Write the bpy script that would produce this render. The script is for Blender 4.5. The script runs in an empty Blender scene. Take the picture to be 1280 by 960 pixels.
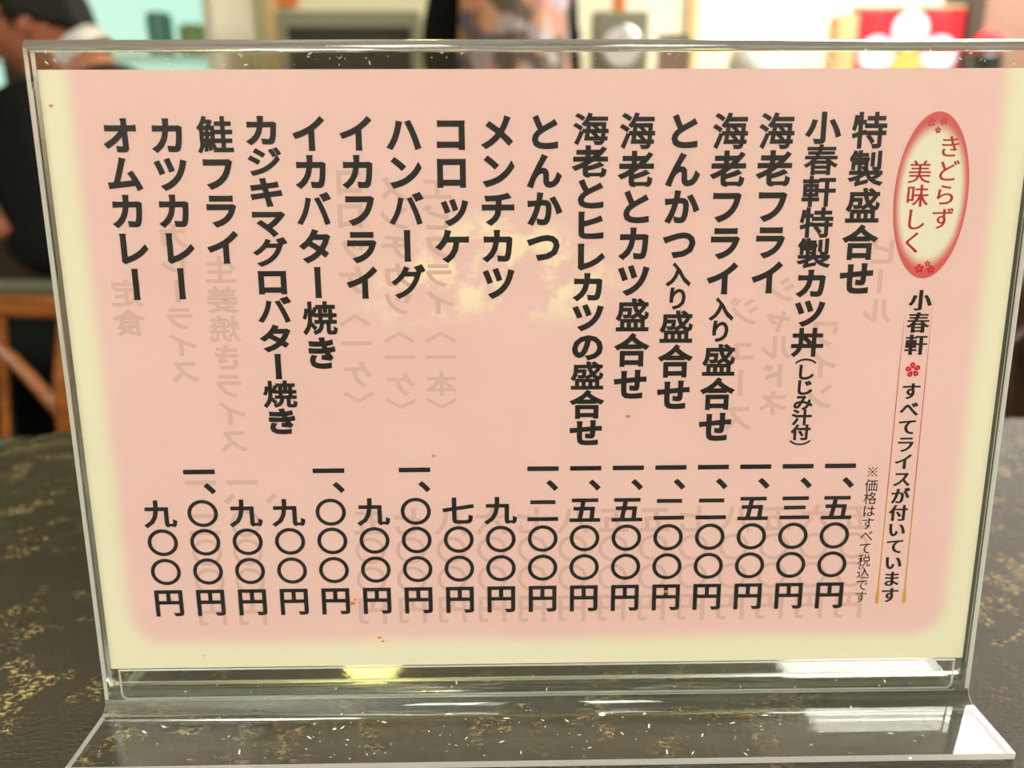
import bpy, bmesh, math, random
from mathutils import Vector, Matrix, Quaternion
PI = math.pi
random.seed(7)
SC = bpy.context.scene
COL = SC.collection

# ------------------------------------------------------------------ camera
cam = bpy.data.cameras.new('camera')
cam.sensor_width = 36.0
cam.lens = 961.0 / 1280.0 * 36.0
cam.clip_start = 0.01
cam_o = bpy.data.objects.new('camera', cam)
COL.objects.link(cam_o)
cp, sp = math.cos(math.radians(16.3)), math.sin(math.radians(16.3))
cy, sy = math.cos(0.01552389), math.sin(0.01552389)
fwd = Vector((sy*cp, cy*cp, -sp)); right = Vector((cy, -sy, 0)); up = right.cross(fwd)
cr, sr = math.cos(-0.00348742), math.sin(-0.00348742)
r2 = right*cr + up*sr; u2 = -right*sr + up*cr
M = Matrix((r2, u2, -fwd)).transposed().to_4x4()
M.translation = Vector((-0.01131, -0.19885, 0.15998))
cam_o.matrix_world = M
cam.dof.use_dof = True
cam.dof.focus_distance = 0.212
cam.dof.aperture_fstop = 8.0
SC.camera = cam_o

# ------------------------------------------------------------------ world, exposure
W = bpy.data.worlds.new('world'); SC.world = W; W.use_nodes = True
W.node_tree.nodes['Background'].inputs[0].default_value = (1.0, 0.93, 0.8, 1)
W.node_tree.nodes['Background'].inputs[1].default_value = 0.4
SC.view_settings.view_transform = 'Standard'
SC.view_settings.look = 'None'
SC.view_settings.gamma = 1.0
SC.view_settings.exposure = 0.38
SC.view_settings.use_curve_mapping = False
SC.cycles.max_bounces = 14
SC.cycles.transparent_max_bounces = 24
SC.cycles.transmission_bounces = 12
SC.cycles.glossy_bounces = 6
SC.cycles.diffuse_bounces = 4
SC.cycles.sample_clamp_indirect = 6.0
SC.cycles.use_denoising = True

PANEL_L = 16.0      # radiance of the ceiling panels
LAMP_WARM = 30.0
SHOWCASE_L = 0.8

# ------------------------------------------------------------------ materials
def srgb(r, g, b):
    def f(c):
        c /= 255.0
        return c/12.92 if c <= 0.04045 else ((c+0.055)/1.055)**2.4
    return (f(r), f(g), f(b), 1.0)

class N:
    """tiny node helper"""
    def __init__(s, name):
        s.m = bpy.data.materials.new(name); s.m.use_nodes = True
        s.t = s.m.node_tree; s.b = s.t.nodes['Principled BSDF']; s.out = s.t.nodes['Material Output']
    def n(s, kind, **kw):
        nd = s.t.nodes.new(kind)
        for k, v in kw.items(): setattr(nd, k, v)
        return nd
    def l(s, a, b): s.t.links.new(a, b)
    def setv(s, sock, v):
        if isinstance(v, bpy.types.NodeSocket): s.l(v, sock)
        else: sock.default_value = v
    def math(s, op, a, b=None, c=None, clamp=False):
        nd = s.n('ShaderNodeMath', operation=op, use_clamp=clamp)
        s.setv(nd.inputs[0], a)
        if b is not None: s.setv(nd.inputs[1], b)
        if c is not None: s.setv(nd.inputs[2], c)
        return nd.outputs[0]
    def mix(s, f, a, b):
        nd = s.n('ShaderNodeMix', data_type='RGBA')
        s.setv(nd.inputs[0], f); s.setv(nd.inputs[6], a); s.setv(nd.inputs[7], b)
        return nd.outputs[2]
    def maprange(s, v, a, b, c=0.0, d=1.0, smooth=True):
        nd = s.n('ShaderNodeMapRange', interpolation_type='SMOOTHSTEP' if smooth else 'LINEAR')
        s.setv(nd.inputs[0], v); nd.inputs[1].default_value = a; nd.inputs[2].default_value = b
        nd.inputs[3].default_value = c; nd.inputs[4].default_value = d
        return nd.outputs[0]
    def coords(s, kind='Object'):
        return s.n('ShaderNodeTexCoord').outputs[kind]
    def noise(s, co, scale, detail=3.0, rough=0.5, mapping=None):
        if mapping:
            mp = s.n('ShaderNodeMapping'); mp.inputs['Scale'].default_value = mapping
            s.l(co, mp.inputs[0]); co = mp.outputs[0]
        nd = s.n('ShaderNodeTexNoise'); s.l(co, nd.inputs['Vector'])
        nd.inputs['Scale'].default_value = scale; nd.inputs['Detail'].default_value = detail
        nd.inputs['Roughness'].default_value = rough
        return nd.outputs[0]

def mat(name, col, rough=0.6, metal=0.0, var=0.12, scale=40.0, bump=0.0, spec=0.5):
    k = N(name); co = k.coords()
    nz = k.noise(co, scale, 4.0)
    dark = tuple(c*(1-var) for c in col[:3]) + (1,)
    lite = tuple(min(1, c*(1+var)) for c in col[:3]) + (1,)
    k.setv(k.b.inputs['Base Color'], k.mix(nz, dark, lite))
    k.b.inputs['Roughness'].default_value = rough
    k.b.inputs['Metallic'].default_value = metal
    k.b.inputs['Specular IOR Level'].default_value = spec
    if bump:
        bp = k.n('ShaderNodeBump'); bp.inputs['Strength'].default_value = bump
        bp.inputs['Distance'].default_value = 0.002
        k.l(nz, bp.inputs['Height']); k.l(bp.outputs[0], k.b.inputs['Normal'])
    return k.m

def emit(name, col, strength):
    k = N(name)
    e = k.n('ShaderNodeEmission'); e.inputs[0].default_value = col; e.inputs[1].default_value = strength
    k.l(e.outputs[0], k.out.inputs[0])
    return k.m

def wood(name, c1, c2, rough=0.4, sc=(3, 3, 30)):
    k = N(name); co = k.coords()
    nz = k.noise(co, 5.0, 5.0, 0.6, mapping=sc)
    k.setv(k.b.inputs['Base Color'], k.mix(k.maprange(nz, 0.35, 0.65), c1, c2))
    k.b.inputs['Roughness'].default_value = rough
    return k.m

def clear_thin(name, tint, rough=0.02, haze=0.0):
    """broad faces of a thin clear sheet: light goes straight through, Fresnel sheen on top"""
    k = N(name)
    tr = k.n('ShaderNodeBsdfTransparent'); tr.inputs[0].default_value = tint
    gl = k.n('ShaderNodeBsdfGlossy'); gl.inputs['Roughness'].default_value = rough
    fr = k.n('ShaderNodeLayerWeight'); fr.inputs[0].default_value = 0.5      # same sheen from either side of the sheet
    ff = k.math('ADD', 0.028, k.math('MULTIPLY', k.math('POWER', fr.outputs['Facing'], 4.5), 0.9))
    ms = k.n('ShaderNodeMixShader')
    k.l(ff, ms.inputs[0]); k.l(tr.outputs[0], ms.inputs[1]); k.l(gl.outputs[0], ms.inputs[2])
    last = ms.outputs[0]
    if haze:
        co = k.coords()
        nz = k.maprange(k.noise(co, 420.0, 5.0, 0.75), 0.45, 0.75, 0.0, haze)
        df = k.n('ShaderNodeBsdfDiffuse'); df.inputs[0].default_value = (0.85, 0.84, 0.76, 1)
        m2 = k.n('ShaderNodeMixShader'); k.l(nz, m2.inputs[0]); k.l(last, m2.inputs[1]); k.l(df.outputs[0], m2.inputs[2])
        last = m2.outputs[0]
    k.l(last, k.out.inputs[0])
    return k.m

def acrylic(name, rough=0.03, cloud=0.0, tint=(0.95, 0.97, 0.94, 1)):
    k = N(name)
    g = k.n('ShaderNodeBsdfGlass'); g.inputs['IOR'].default_value = 1.49
    g.inputs['Roughness'].default_value = rough; g.inputs[0].default_value = tint
    last = g.outputs[0]
    if cloud:
        df = k.n('ShaderNodeBsdfDiffuse'); df.inputs[0].default_value = (0.86, 0.88, 0.82, 1)
        tl = k.n('ShaderNodeBsdfTranslucent'); tl.inputs[0].default_value = (0.86, 0.88, 0.82, 1)
        ad = k.n('ShaderNodeMixShader'); ad.inputs[0].default_value = 0.4
        k.l(df.outputs[0], ad.inputs[1]); k.l(tl.outputs[0], ad.inputs[2])
        ms = k.n('ShaderNodeMixShader'); ms.inputs[0].default_value = cloud
        k.l(last, ms.inputs[1]); k.l(ad.outputs[0], ms.inputs[2]); last = ms.outputs[0]
    k.l(last, k.out.inputs[0])
    return k.m

MT = {}
MT['ink'] = mat('black_ink', (0.010, 0.010, 0.009, 1), 0.45, var=0.3)
MT['red_ink'] = mat('red_ink', srgb(176, 30, 26), 0.5, var=0.15)
MT['bright_red_ink'] = mat('bright_red_ink', srgb(205, 14, 30), 0.5)
MT['pink_ink'] = mat('pale_red_ink', srgb(196, 70, 74), 0.5)
MT['ghost'] = mat('show_through_ink', srgb(214, 176, 163), 0.6, var=0.05)
MT['clear'] = clear_thin('clear_sheet', (0.985, 0.99, 0.98, 1))
MT['clear_base'] = clear_thin('clear_foot_sheet', (0.97, 0.97, 0.93, 1), 0.04, haze=0.05)
MT['edge'] = acrylic('polished_sheet_edge', 0.12, cloud=0.7)
MT['fold'] = acrylic('bent_sheet', 0.02, cloud=0.18)  # pale cloud put into the colour as lamp glints on the top fold
MT['bend'] = acrylic('bent_foot_sheet', 0.02, cloud=0.02)
MT['side_edge'] = acrylic('sheet_edge_inside', 0.3, cloud=0.03, tint=(0.7, 0.76, 0.70, 1))
MT['dust'] = mat('pale_dust', (0.8, 0.78, 0.66, 1), 0.9)
MT['black_cloth'] = mat('black_cloth', (0.006, 0.007, 0.006, 1), 0.9, var=0.3, spec=0.15)
MT['skin'] = mat('skin', srgb(196, 122, 88), 0.5, var=0.08)
MT['hair'] = mat('black_hair', (0.012, 0.011, 0.006, 1), 0.6, var=0.5, scale=90, spec=0.25)
MT['white_cloth'] = mat('white_cloth', (0.92, 0.90, 0.80, 1), 0.8)
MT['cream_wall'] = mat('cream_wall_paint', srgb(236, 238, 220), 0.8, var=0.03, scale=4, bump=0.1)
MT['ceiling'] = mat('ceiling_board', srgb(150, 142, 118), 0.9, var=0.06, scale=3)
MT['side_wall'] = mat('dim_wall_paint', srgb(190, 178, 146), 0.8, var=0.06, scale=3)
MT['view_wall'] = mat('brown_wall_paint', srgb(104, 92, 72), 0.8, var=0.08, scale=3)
MT['floor'] = mat('dark_floor', srgb(46, 38, 30), 0.5, var=0.3, scale=6)
MT['chair_wood'] = wood('orange_brown_wood', srgb(168, 98, 36), srgb(116, 64, 20), 0.35)
MT['dark_wood'] = wood('dark_brown_wood', srgb(70, 42, 22), srgb(38, 22, 12), 0.4)
MT['pale_wood'] = wood('pale_wood', srgb(226, 200, 150), srgb(208, 176, 124), 0.5)
MT['seat_pad'] = mat('olive_vinyl', srgb(96, 98, 78), 0.4)
MT['dark_paint'] = mat('dark_painted_post', srgb(66, 54, 44), 0.5)
MT['oven_grey'] = mat('grey_enamel', srgb(140, 142, 118), 0.4, metal=0.2, var=0.05)
MT['oven_dark'] = mat('dark_oven_glass', srgb(36, 40, 26), 0.15)
MT['metal'] = mat('brushed_metal', (0.5, 0.5, 0.46, 1), 0.3, metal=1.0)
MT['bottle'] = mat('dark_bottle_glass', (0.01, 0.014, 0.01, 1), 0.08)
MT['orange'] = mat('orange_card', srgb(226, 130, 60), 0.6)
MT['brown'] = mat('rosy_brown_panel', srgb(150, 116, 100), 0.7, var=0.1, scale=60, bump=0.2)
MT['ceramic'] = mat('white_glaze', (0.86, 0.85, 0.8, 1), 0.15, var=0.02)
MT['gold'] = mat('yellow_cloth', srgb(226, 186, 90), 0.7)
MT['red_cloth'] = mat('red_cloth', srgb(218, 30, 44), 0.75, var=0.06)
MT['flower_cloth'] = mat('white_print', srgb(214, 224, 238), 0.75, var=0.02)
MT['counter'] = wood('counter_wood', srgb(150, 108, 66), srgb(120, 82, 48), 0.35, (2, 30, 30))
MT['panel_lamp'] = emit('panel_lamp_light', (1.0, 0.96, 0.90, 1), PANEL_L)
MT['warm_lamp'] = emit('warm_lamp_light', (1.0, 0.80, 0.28, 1), LAMP_WARM)
MT['cold_glow'] = emit('cold_cabinet_light', (0.62, 1.0, 0.80, 1), SHOWCASE_L)
MT['teal'] = mat('teal_plastic', srgb(96, 168, 166), 0.4)
MT['lime'] = mat('lime_plastic', srgb(186, 222, 140), 0.4)
MT['green'] = mat('green_glass_bottle', srgb(60, 120, 60), 0.2)

# the printed card stock: pink field with a soft edge on a cream sheet, painted yellowish reflection
def card_material():
    k = N('printed_card')
    co = k.coords(); s = k.n('ShaderNodeSeparateXYZ'); k.l(co, s.inputs[0])
    x, y = s.outputs[0], s.outputs[1]
    # rounded box distance, box runs off the top edge of the sheet
    hx, r = 0.1215, 0.010
    qx = k.math('SUBTRACT', k.math('ABSOLUTE', x), hx - r)
    qy = k.math('SUBTRACT', 0.0078 + r, y)
    ax = k.math('MAXIMUM', qx, 0.0); ay = k.math('MAXIMUM', qy, 0.0)
    dist = k.math('SQRT', k.math('ADD', k.math('MULTIPLY', ax, ax), k.math('MULTIPLY', ay, ay)))
    wob = k.noise(co, 25.0, 3.0)
    dist = k.math('ADD', dist, k.math('MULTIPLY', k.math('SUBTRACT', wob, 0.5), 0.002))
    f = k.maprange(dist, r - 0.0035, r + 0.0025)
    mott = k.noise(co, 18.0, 4.0, 0.6)
    pink = k.mix(mott, srgb(229, 187, 178), srgb(237, 203, 192))
    cream = k.mix(mott, srgb(228, 223, 190), srgb(236, 232, 202))
    base = k.mix(f, pink, cream)
    # yellowish reflection from the clear front sheet, painted into the card colour
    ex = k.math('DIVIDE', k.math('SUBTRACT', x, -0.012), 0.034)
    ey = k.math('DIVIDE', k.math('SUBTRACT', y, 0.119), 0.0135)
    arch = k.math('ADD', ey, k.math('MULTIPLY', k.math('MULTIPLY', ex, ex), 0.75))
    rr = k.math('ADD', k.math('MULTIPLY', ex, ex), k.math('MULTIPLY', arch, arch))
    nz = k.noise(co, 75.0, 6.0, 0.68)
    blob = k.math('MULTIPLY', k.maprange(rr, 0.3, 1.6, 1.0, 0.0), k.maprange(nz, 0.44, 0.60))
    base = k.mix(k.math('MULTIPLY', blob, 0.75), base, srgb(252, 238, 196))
    # tiny specks of dirt
    vo = k.n('ShaderNodeTexVoronoi'); k.l(co, vo.inputs['Vector']); vo.inputs['Scale'].default_value = 60.0
    spk = k.maprange(vo.outputs['Distance'], 0.0, 0.035, 1.0, 0.0)
    rnd = k.n('ShaderNodeSeparateColor'); k.l(vo.outputs['Color'], rnd.inputs[0])
    spk = k.math('MULTIPLY', spk, k.math('GREATER_THAN', rnd.outputs[0], 0.6))
    base = k.mix(k.math('MULTIPLY', spk, 0.55), base, srgb(150, 110, 70))
    k.setv(k.b.inputs['Base Color'], base)
    k.b.inputs['Roughness'].default_value = 0.45
    k.b.inputs['Specular IOR Level'].default_value = 0.3
    return k.m
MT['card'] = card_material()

def oval_material():
    k = N('oval_print'); co = k.coords(); s = k.n('ShaderNodeSeparateXYZ'); k.l(co, s.inputs[0])
    ex = k.math('DIVIDE', s.outputs[0], 0.0100); ey = k.math('DIVIDE', s.outputs[1], 0.0217)
    r = k.math('SQRT', k.math('ADD', k.math('MULTIPLY', ex, ex), k.math('MULTIPLY', ey, ey)))
    tip = k.math('MULTIPLY', k.maprange(k.math('ABSOLUTE', ey), 0.45, 1.0), 0.07)
    r = k.math('ADD', r, tip)
    c = k.mix(k.maprange(r, 0.74, 0.99), srgb(232, 226, 198), srgb(208, 92, 90))
    k.setv(k.b.inputs['Base Color'], c); k.b.inputs['Roughness'].default_value = 0.5
    return k.m
MT['oval'] = oval_material()

def rule_material():
    k = N('rule_print'); co = k.coords(); s = k.n('ShaderNodeSeparateXYZ'); k.l(co, s.inputs[0])
    y = s.outputs[1]
    c = k.mix(k.maprange(y, 0.040, 0.062), srgb(208, 160, 72), srgb(202, 62, 54))
    c = k.mix(k.maprange(y, 0.080, 0.108), c, srgb(224, 160, 140))
    k.setv(k.b.inputs['Base Color'], c); k.b.inputs['Roughness'].default_value = 0.5
    return k.m
MT['rule'] = rule_material()

def table_material():
    k = N('mottled_table_laminate'); co = k.coords()
    big = k.noise(co, 9.0, 4.0, 0.6)
    mid = k.noise(co, 70.0, 3.0, 0.6)
    fine = k.noise(co, 460.0, 6.0, 0.72, mapping=(1.0, 1.6, 1.0))
    base = k.mix(big, srgb(34, 32, 20), srgb(60, 54, 32))
    fl = k.math('MULTIPLY', k.maprange(fine, 0.50, 0.60), k.math('MULTIPLY', k.maprange(big, 0.40, 0.58), k.maprange(mid, 0.50, 0.60)))
    base = k.mix(k.math('MULTIPLY', fl, 0.85), base, srgb(196, 172, 108))
    k.setv(k.b.inputs['Base Color'], base)
    k.b.inputs['Roughness'].default_value = 0.17
    k.b.inputs['Specular IOR Level'].default_value = 0.9
    mu = k.noise(co, 620.0, 3.0, 0.6, mapping=(1.0, 1.5, 1.0))
    hgt = k.math('ADD', mu, k.math('MULTIPLY', fine, 0.8))
    bp = k.n('ShaderNodeBump'); bp.inputs['Strength'].default_value = 0.9; bp.inputs['Distance'].default_value = 0.0008
    k.l(hgt, bp.inputs['Height']); k.l(bp.outputs[0], k.b.inputs['Normal'])
    return k.m
MT['table'] = table_material()

def floral_material():
    k = N('floral_cloth'); co = k.coords()
    vo = k.n('ShaderNodeTexVoronoi'); k.l(co, vo.inputs['Vector']); vo.inputs['Scale'].default_value = 17.0
    vo.inputs['Randomness'].default_value = 1.0
    sc = k.n('ShaderNodeSeparateColor'); k.l(vo.outputs['Color'], sc.inputs[0])
    rp = k.n('ShaderNodeValToRGB'); rp.color_ramp.interpolation = 'CONSTANT'
    stops = [(0, (222, 160, 140)), (0.2, (198, 186, 196)), (0.36, (120, 104, 92)), (0.55, (232, 176, 140)),
             (0.72, (206, 194, 190)), (0.85, (96, 106, 150)), (0.93, (150, 120, 100))]
    el = rp.color_ramp.elements
    el[0].position = 0; el[0].color = srgb(*stops[0][1]); el[1].position = stops[1][0]; el[1].color = srgb(*stops[1][1])
    for p, c in stops[2:]:
        e = el.new(p); e.color = srgb(*c)
    k.l(sc.outputs[0], rp.inputs[0])
    k.l(rp.outputs[0], k.b.inputs['Base Color']); k.b.inputs['Roughness'].default_value = 0.8
    return k.m
MT['floral'] = floral_material()

# ------------------------------------------------------------------ object helpers
def obj(name, bm, m, parent=None, loc=None, smooth=False):
    me = bpy.data.meshes.new(name)
    if isinstance(bm, bmesh.types.BMesh):
        bm.normal_update(); bm.to_mesh(me); bm.free()
    else:
        me = bm; me.name = name
    for x in (m if isinstance(m, (list, tuple)) else [m]): me.materials.append(x)
    if smooth: me.polygons.foreach_set('use_smooth', [True]*len(me.polygons))
    o = bpy.data.objects.new(name, me); COL.objects.link(o)
    if parent: o.parent = parent
    if loc: o.location = loc
    return o
def tag(o, label, cat, group=None):
    o['label'] = label; o['category'] = cat
    if group: o['group'] = group
    return o
def thing(name, label, cat, loc=(0, 0, 0), rz=0.0, group=None):
    o = bpy.data.objects.new(name, None); COL.objects.link(o)
    o.empty_display_size = 0.05
    o.location = loc; o.rotation_euler = (0, 0, rz)
    return tag(o, label, cat, group)
def struct(name, bm, m, parent=None):
    o = obj(name, bm, m, parent); o['kind'] = 'structure'; return o

def box(bm, x0, x1, y0, y1, z0, z1, bev=0.0, seg=2):
    r = bmesh.ops.create_cube(bm, size=1.0)
    vs = r['verts']
    for v in vs:
        v.co = Vector(((x0+x1)/2 + v.co.x*(x1-x0), (y0+y1)/2 + v.co.y*(y1-y0), (z0+z1)/2 + v.co.z*(z1-z0)))
    if bev:
        es = list({e for v in vs for e in v.link_edges})
        bmesh.ops.bevel(bm, geom=es, offset=bev, segments=seg, affect='EDGES', profile=0.5)
    return bm
def B(*a, bev=0.0, seg=2):
    return box(bmesh.new(), *a, bev=bev, seg=seg)
def lathe(bm, prof, c=(0, 0, 0), seg=28):
    rings = []
    for r, z in prof:
        rings.append([bm.verts.new((c[0]+r*math.cos(2*PI*i/seg), c[1]+r*math.sin(2*PI*i/seg), c[2]+z)) for i in range(seg)])
    for a, b in zip(rings, rings[1:]):
        for i in range(seg):
            bm.faces.new((a[i], a[(i+1) % seg], b[(i+1) % seg], b[i]))
    bm.faces.new(list(reversed(rings[0]))); bm.faces.new(rings[-1])
    return bm
def tube(bm, pts, rad, seg=10):
    pts = [Vector(p) for p in pts]; rings = []
    rad = rad if isinstance(rad, (list, tuple)) else [rad]*len(pts)
    for i, p in enumerate(pts):
        d = (pts[min(i+1, len(pts)-1)] - pts[max(i-1, 0)]).normalized()
        a = d.orthogonal().normalized() if i == 0 else (rings_a - d*rings_a.dot(d)).normalized()
        rings_a = a; b = d.cross(a)
        rings.append([bm.verts.new(p + (a*math.cos(2*PI*j/seg) + b*math.sin(2*PI*j/seg))*rad[i]) for j in range(seg)])
    for r0, r1 in zip(rings, rings[1:]):
        for j in range(seg):
            bm.faces.new((r0[j], r0[(j+1) % seg], r1[(j+1) % seg], r1[j]))
    bm.faces.new(list(reversed(rings[0]))); bm.faces.new(rings[-1])
    return bm
def prism(bm, pts, z0, z1):
    lo = [bm.verts.new((p[0], p[1], z0)) for p in pts]; hi = [bm.verts.new((p[0], p[1], z1)) for p in pts]
    n = len(pts)
    bm.faces.new(list(reversed(lo))); bm.faces.new(hi)
    for i in range(n): bm.faces.new((lo[i], lo[(i+1) % n], hi[(i+1) % n], hi[i]))
    return bm
def rrect(x0, x1, y0, y1, r, seg=6, corners=(1, 1, 1, 1)):
    pts = []
    for (cx, cy_, a0, on) in ((x1-r, y1-r, 0, corners[0]), (x0+r, y1-r, 90, corners[1]), (x0+r, y0+r, 180, corners[2]), (x1-r, y0+r, 270, corners[3])):
        if on:
            for i in range(seg+1):
                a = math.radians(a0 + 90*i/seg); pts.append((cx + r*math.cos(a), cy_ + r*math.sin(a)))
        else:
            a = math.radians(a0+45); pts.append((cx + r*math.copysign(1, math.cos(a)), cy_ + r*math.copysign(1, math.sin(a))))
    return pts

# ------------------------------------------------------------------ room
FZ, CZ = -0.72, 1.75
X0, X1, Y0, Y1 = -3.0, 2.7, -2.2, 3.1
struct('floor', B(X0, X1, Y0, Y1, FZ-0.05, FZ), MT['floor'])
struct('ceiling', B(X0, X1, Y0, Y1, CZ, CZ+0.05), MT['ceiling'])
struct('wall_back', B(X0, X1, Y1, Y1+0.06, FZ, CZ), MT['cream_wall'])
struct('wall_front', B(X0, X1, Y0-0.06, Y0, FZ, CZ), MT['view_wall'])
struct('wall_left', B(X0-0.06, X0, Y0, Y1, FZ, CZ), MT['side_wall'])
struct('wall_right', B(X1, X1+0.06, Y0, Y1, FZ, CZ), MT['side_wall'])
struct('trim_1', B(-0.90, -0.865, 3.06, 3.0995, FZ, CZ), MT['pale_wood'])
struct('trim_2', B(0.738, 0.772, 3.07, 3.0995, FZ, CZ), MT['pale_wood'])
struct('trim_3', B(1.745, 1.80, 2.90, 3.0995, FZ, CZ), MT['dark_paint'])

# ------------------------------------------------------------------ table
t = thing('restaurant_table', 'dark mottled brown table with a leathery gloss under the menu stand', 'table', (0.03, -0.12, FZ))
tt = prism(bmesh.new(), rrect(-0.345, 0.45, -0.46, 0.381, 0.07, 8), 0.69, 0.72)
obj('tabletop', tt, MT['table'], t)
e = bmesh.new(); prism(e, rrect(-0.338, 0.443, -0.453, 0.374, 0.066, 8), 0.672, 0.6895)
obj('edge_band', e, MT['dark_wood'], t)
for sx in (-0.27, 0.37):
    for sy_ in (-0.38, 0.30):
        lb = bmesh.new(); lathe(lb, [(0.018, 0.0), (0.026, 0.30), (0.028, 0.6715)], (sx, sy_, 0))
        obj('leg', lb, MT['dark_wood'], t)

# ------------------------------------------------------------------ menu card and its print (sheet frame: x across, y up, z to the reader)
LEAN = math.radians(4.44208)
BASE = Vector((0, 0, 0.014))
CH = 0.1687; CW = 0.1285
RX = PI/2 - LEAN
card = thing('menu_card', 'pink and cream printed menu card standing in the clear holder', 'menu card', BASE)
card.rotation_euler = (RX, 0, 0)
cs = prism(bmesh.new(), [(-CW, 0), (CW, 0), (CW, CH), (-CW, CH)], -0.0003, 0.0)
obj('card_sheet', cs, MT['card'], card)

_glyphs = {}
def glyph(ch):
    """outline of one character as (verts, faces, boundary loops with outward normals)"""
    if ch in _glyphs: return _glyphs[ch]
    cu = bpy.data.curves.new('glyph', 'FONT'); cu.body = ch; cu.size = 1.0; cu.resolution_u = 3
    o = bpy.data.objects.new('glyph', cu); COL.objects.link(o)
    bpy.context.view_layer.update()
    me = o.evaluated_get(bpy.context.evaluated_depsgraph_get()).to_mesh()
    bm = bmesh.new(); bm.from_mesh(me)
    bmesh.ops.remove_doubles(bm, verts=bm.verts, dist=1e-5)
    bm.normal_update()
    bm.verts.index_update(); bm.verts.ensure_lookup_table()
    V = [v.co.copy() for v in bm.verts]
    F = [[v.index for v in f.verts] for f in bm.faces]
    E = []
    nrm = {}
    for ed in bm.edges:
        if len(ed.link_faces) != 1: continue
        f = ed.link_faces[0]; a, b = ed.verts
        d = (b.co - a.co)
        if d.length < 1e-7: continue
        d.normalize(); nn = Vector((d.y, -d.x, 0)); mid = (a.co + b.co)/2
        third = f.calc_center_median()
        if (third - mid).dot(nn) > 0: nn = -nn
        E.append((a.index, b.index, nn)); nrm.setdefault(a.index, []).append(nn); nrm.setdefault(b.index, []).append(nn)
    bm.free()
    bpy.data.objects.remove(o); bpy.data.curves.remove(cu)
    mit = {}
    for i, ns in nrm.items():
        if len(ns) == 2:
            s = ns[0] + ns[1]; dd = 1 + ns[0].dot(ns[1])
            if dd > 0.35: mit[i] = s/dd
    _glyphs[ch] = (V, F, E, mit)
    return _glyphs[ch]

KANA = set('せとんかつメンチカツコロッケハンバーグイフライタマジキオムレヒのきシドネャルスビエ')
DENSE = set('製盛海鮭焼軒特春')
DAKU = set('ジバグ丼')
ROT = set('ー（）〈〉')
EMY = 0.38
def put(bm, ch, cx, cy, sx, sy, wx, wy, z, mirror=False):
    """stamp one character, strokes widened by wx, wy (em)"""
    V, F, E, mit = glyph(ch)
    rot = ch in ROT
    def tr(p, dx=0.0, dy=0.0):
        x, y = p.x + dx - 0.5, p.y + dy - EMY
        if rot: x, y = y, -x
        if mirror: x = -x
        return (cx + x*sx, cy + y*sy, z)
    if ch == 'ッ': cx += 0.06*sx; cy += 0.04*sy
    if ch == '、': cx += 0.62*sx; cy += 0.62*sy
    if rot: wx, wy = wy, wx
    vs = [bm.verts.new(tr(p)) for p in V]
    for f in F:
        try: bm.faces.new([vs[i] for i in f])
        except ValueError: pass
    if wx == 0 and wy == 0: return
    ext = {}
    for i, m_ in mit.items(): ext[i] = bm.verts.new(tr(V[i], m_.x*wx, m_.y*wy))
    for a, b, nn in E:
        pa = ext.get(a) or bm.verts.new(tr(V[a], nn.x*wx, nn.y*wy))
        pb = ext.get(b) or bm.verts.new(tr(V[b], nn.x*wx, nn.y*wy))
        try: bm.faces.new((vs[a], vs[b], pb, pa))
        except ValueError: pass
def fix(bm):
    for f in bm.faces:
        f.normal_update()
        if f.normal.z < 0: f.normal_flip()
    return bm
def bold(ch, k=1.0):
    if ch in DENSE: return (0.020 if ch == '春' else 0.026)*k
    if ch in DAKU: return 0.031*k
    if ch in KANA or ch in 'ッー、': return 0.042*k
    return 0.036*k
ZP = 0.00006
mm = 0.001
def column(s, u, v0, v1, em=9.3, emy=None, name='item_lettering', m='ink', w=None, z=ZP, mirror=False, wx=1.0, wy=1.0, k=1.0):
    bm = bmesh.new(); n = len(s)
    emy = emy or em
    for i, ch in enumerate(s):
        v = v0 + (v1-v0)*i/max(1, n-1)
        b = bold(ch, k) if w is None else w
        put(bm, ch, u*mm, v*mm, em*mm, emy*mm, b*wx, b*wy, z, mirror)
    return obj(name, fix(bm), MT[m], card)

# dishes, right to left
U = [86.0 - 12.2*i for i in range(17)]
items = [
    [('特製盛合せ', 153.4, 114.8, 9.5, 9.5)],
    [('小春軒特製カツ丼', 154.1, 97.3, 9.3, 8.2), ('しじみ汁付', 88.9, 71.5, 5.8, 4.7)],
    [('海老フライ', 153.3, 115.2, 9.5, 9.5)],
    [('海老フライ', 153.3, 115.0, 9.5, 9.5), ('入り', 106.7, 100.6, 6.9, 6.6), ('盛合せ', 92.4, 73.3, 9.5, 9.4)],
    [('とんかつ', 153.3, 124.4, 9.5, 9.5), ('入り', 116.2, 109.7, 6.9, 6.6), ('盛合せ', 101.8, 82.7, 9.5, 9.4)],
    [('海老とカツ盛合せ', 153.4, 85.8, 9.5, 9.5)],
    [('海老とヒレカツの盛合せ', 153.9, 71.9, 9.5, 8.3)],
    [('とんかつ', 153.2, 123.9, 9.5, 9.5)],
    [('メンチカツ', 153.3, 114.2, 9.5, 9.5)],
    [('コロッケ', 152.9, 124.0, 9.5, 9.5)],
    [('ハンバーグ', 152.8, 114.6, 9.5, 9.5)],
    [('イカフライ', 153.0, 114.4, 9.5, 9.5)],
    [('イカバター焼き', 153.0, 95.3, 9.5, 9.5)],
    [('カジキマグロバター焼き', 153.8, 76.0, 9.5, 7.9)],
    [('鮭フライ', 152.8, 124.0, 9.5, 9.5)],
    [('カツカレー', 152.6, 114.4, 9.5, 9.5)],
    [('オムカレー', 152.7, 114.3, 9.5, 9.5)],
]
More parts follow.
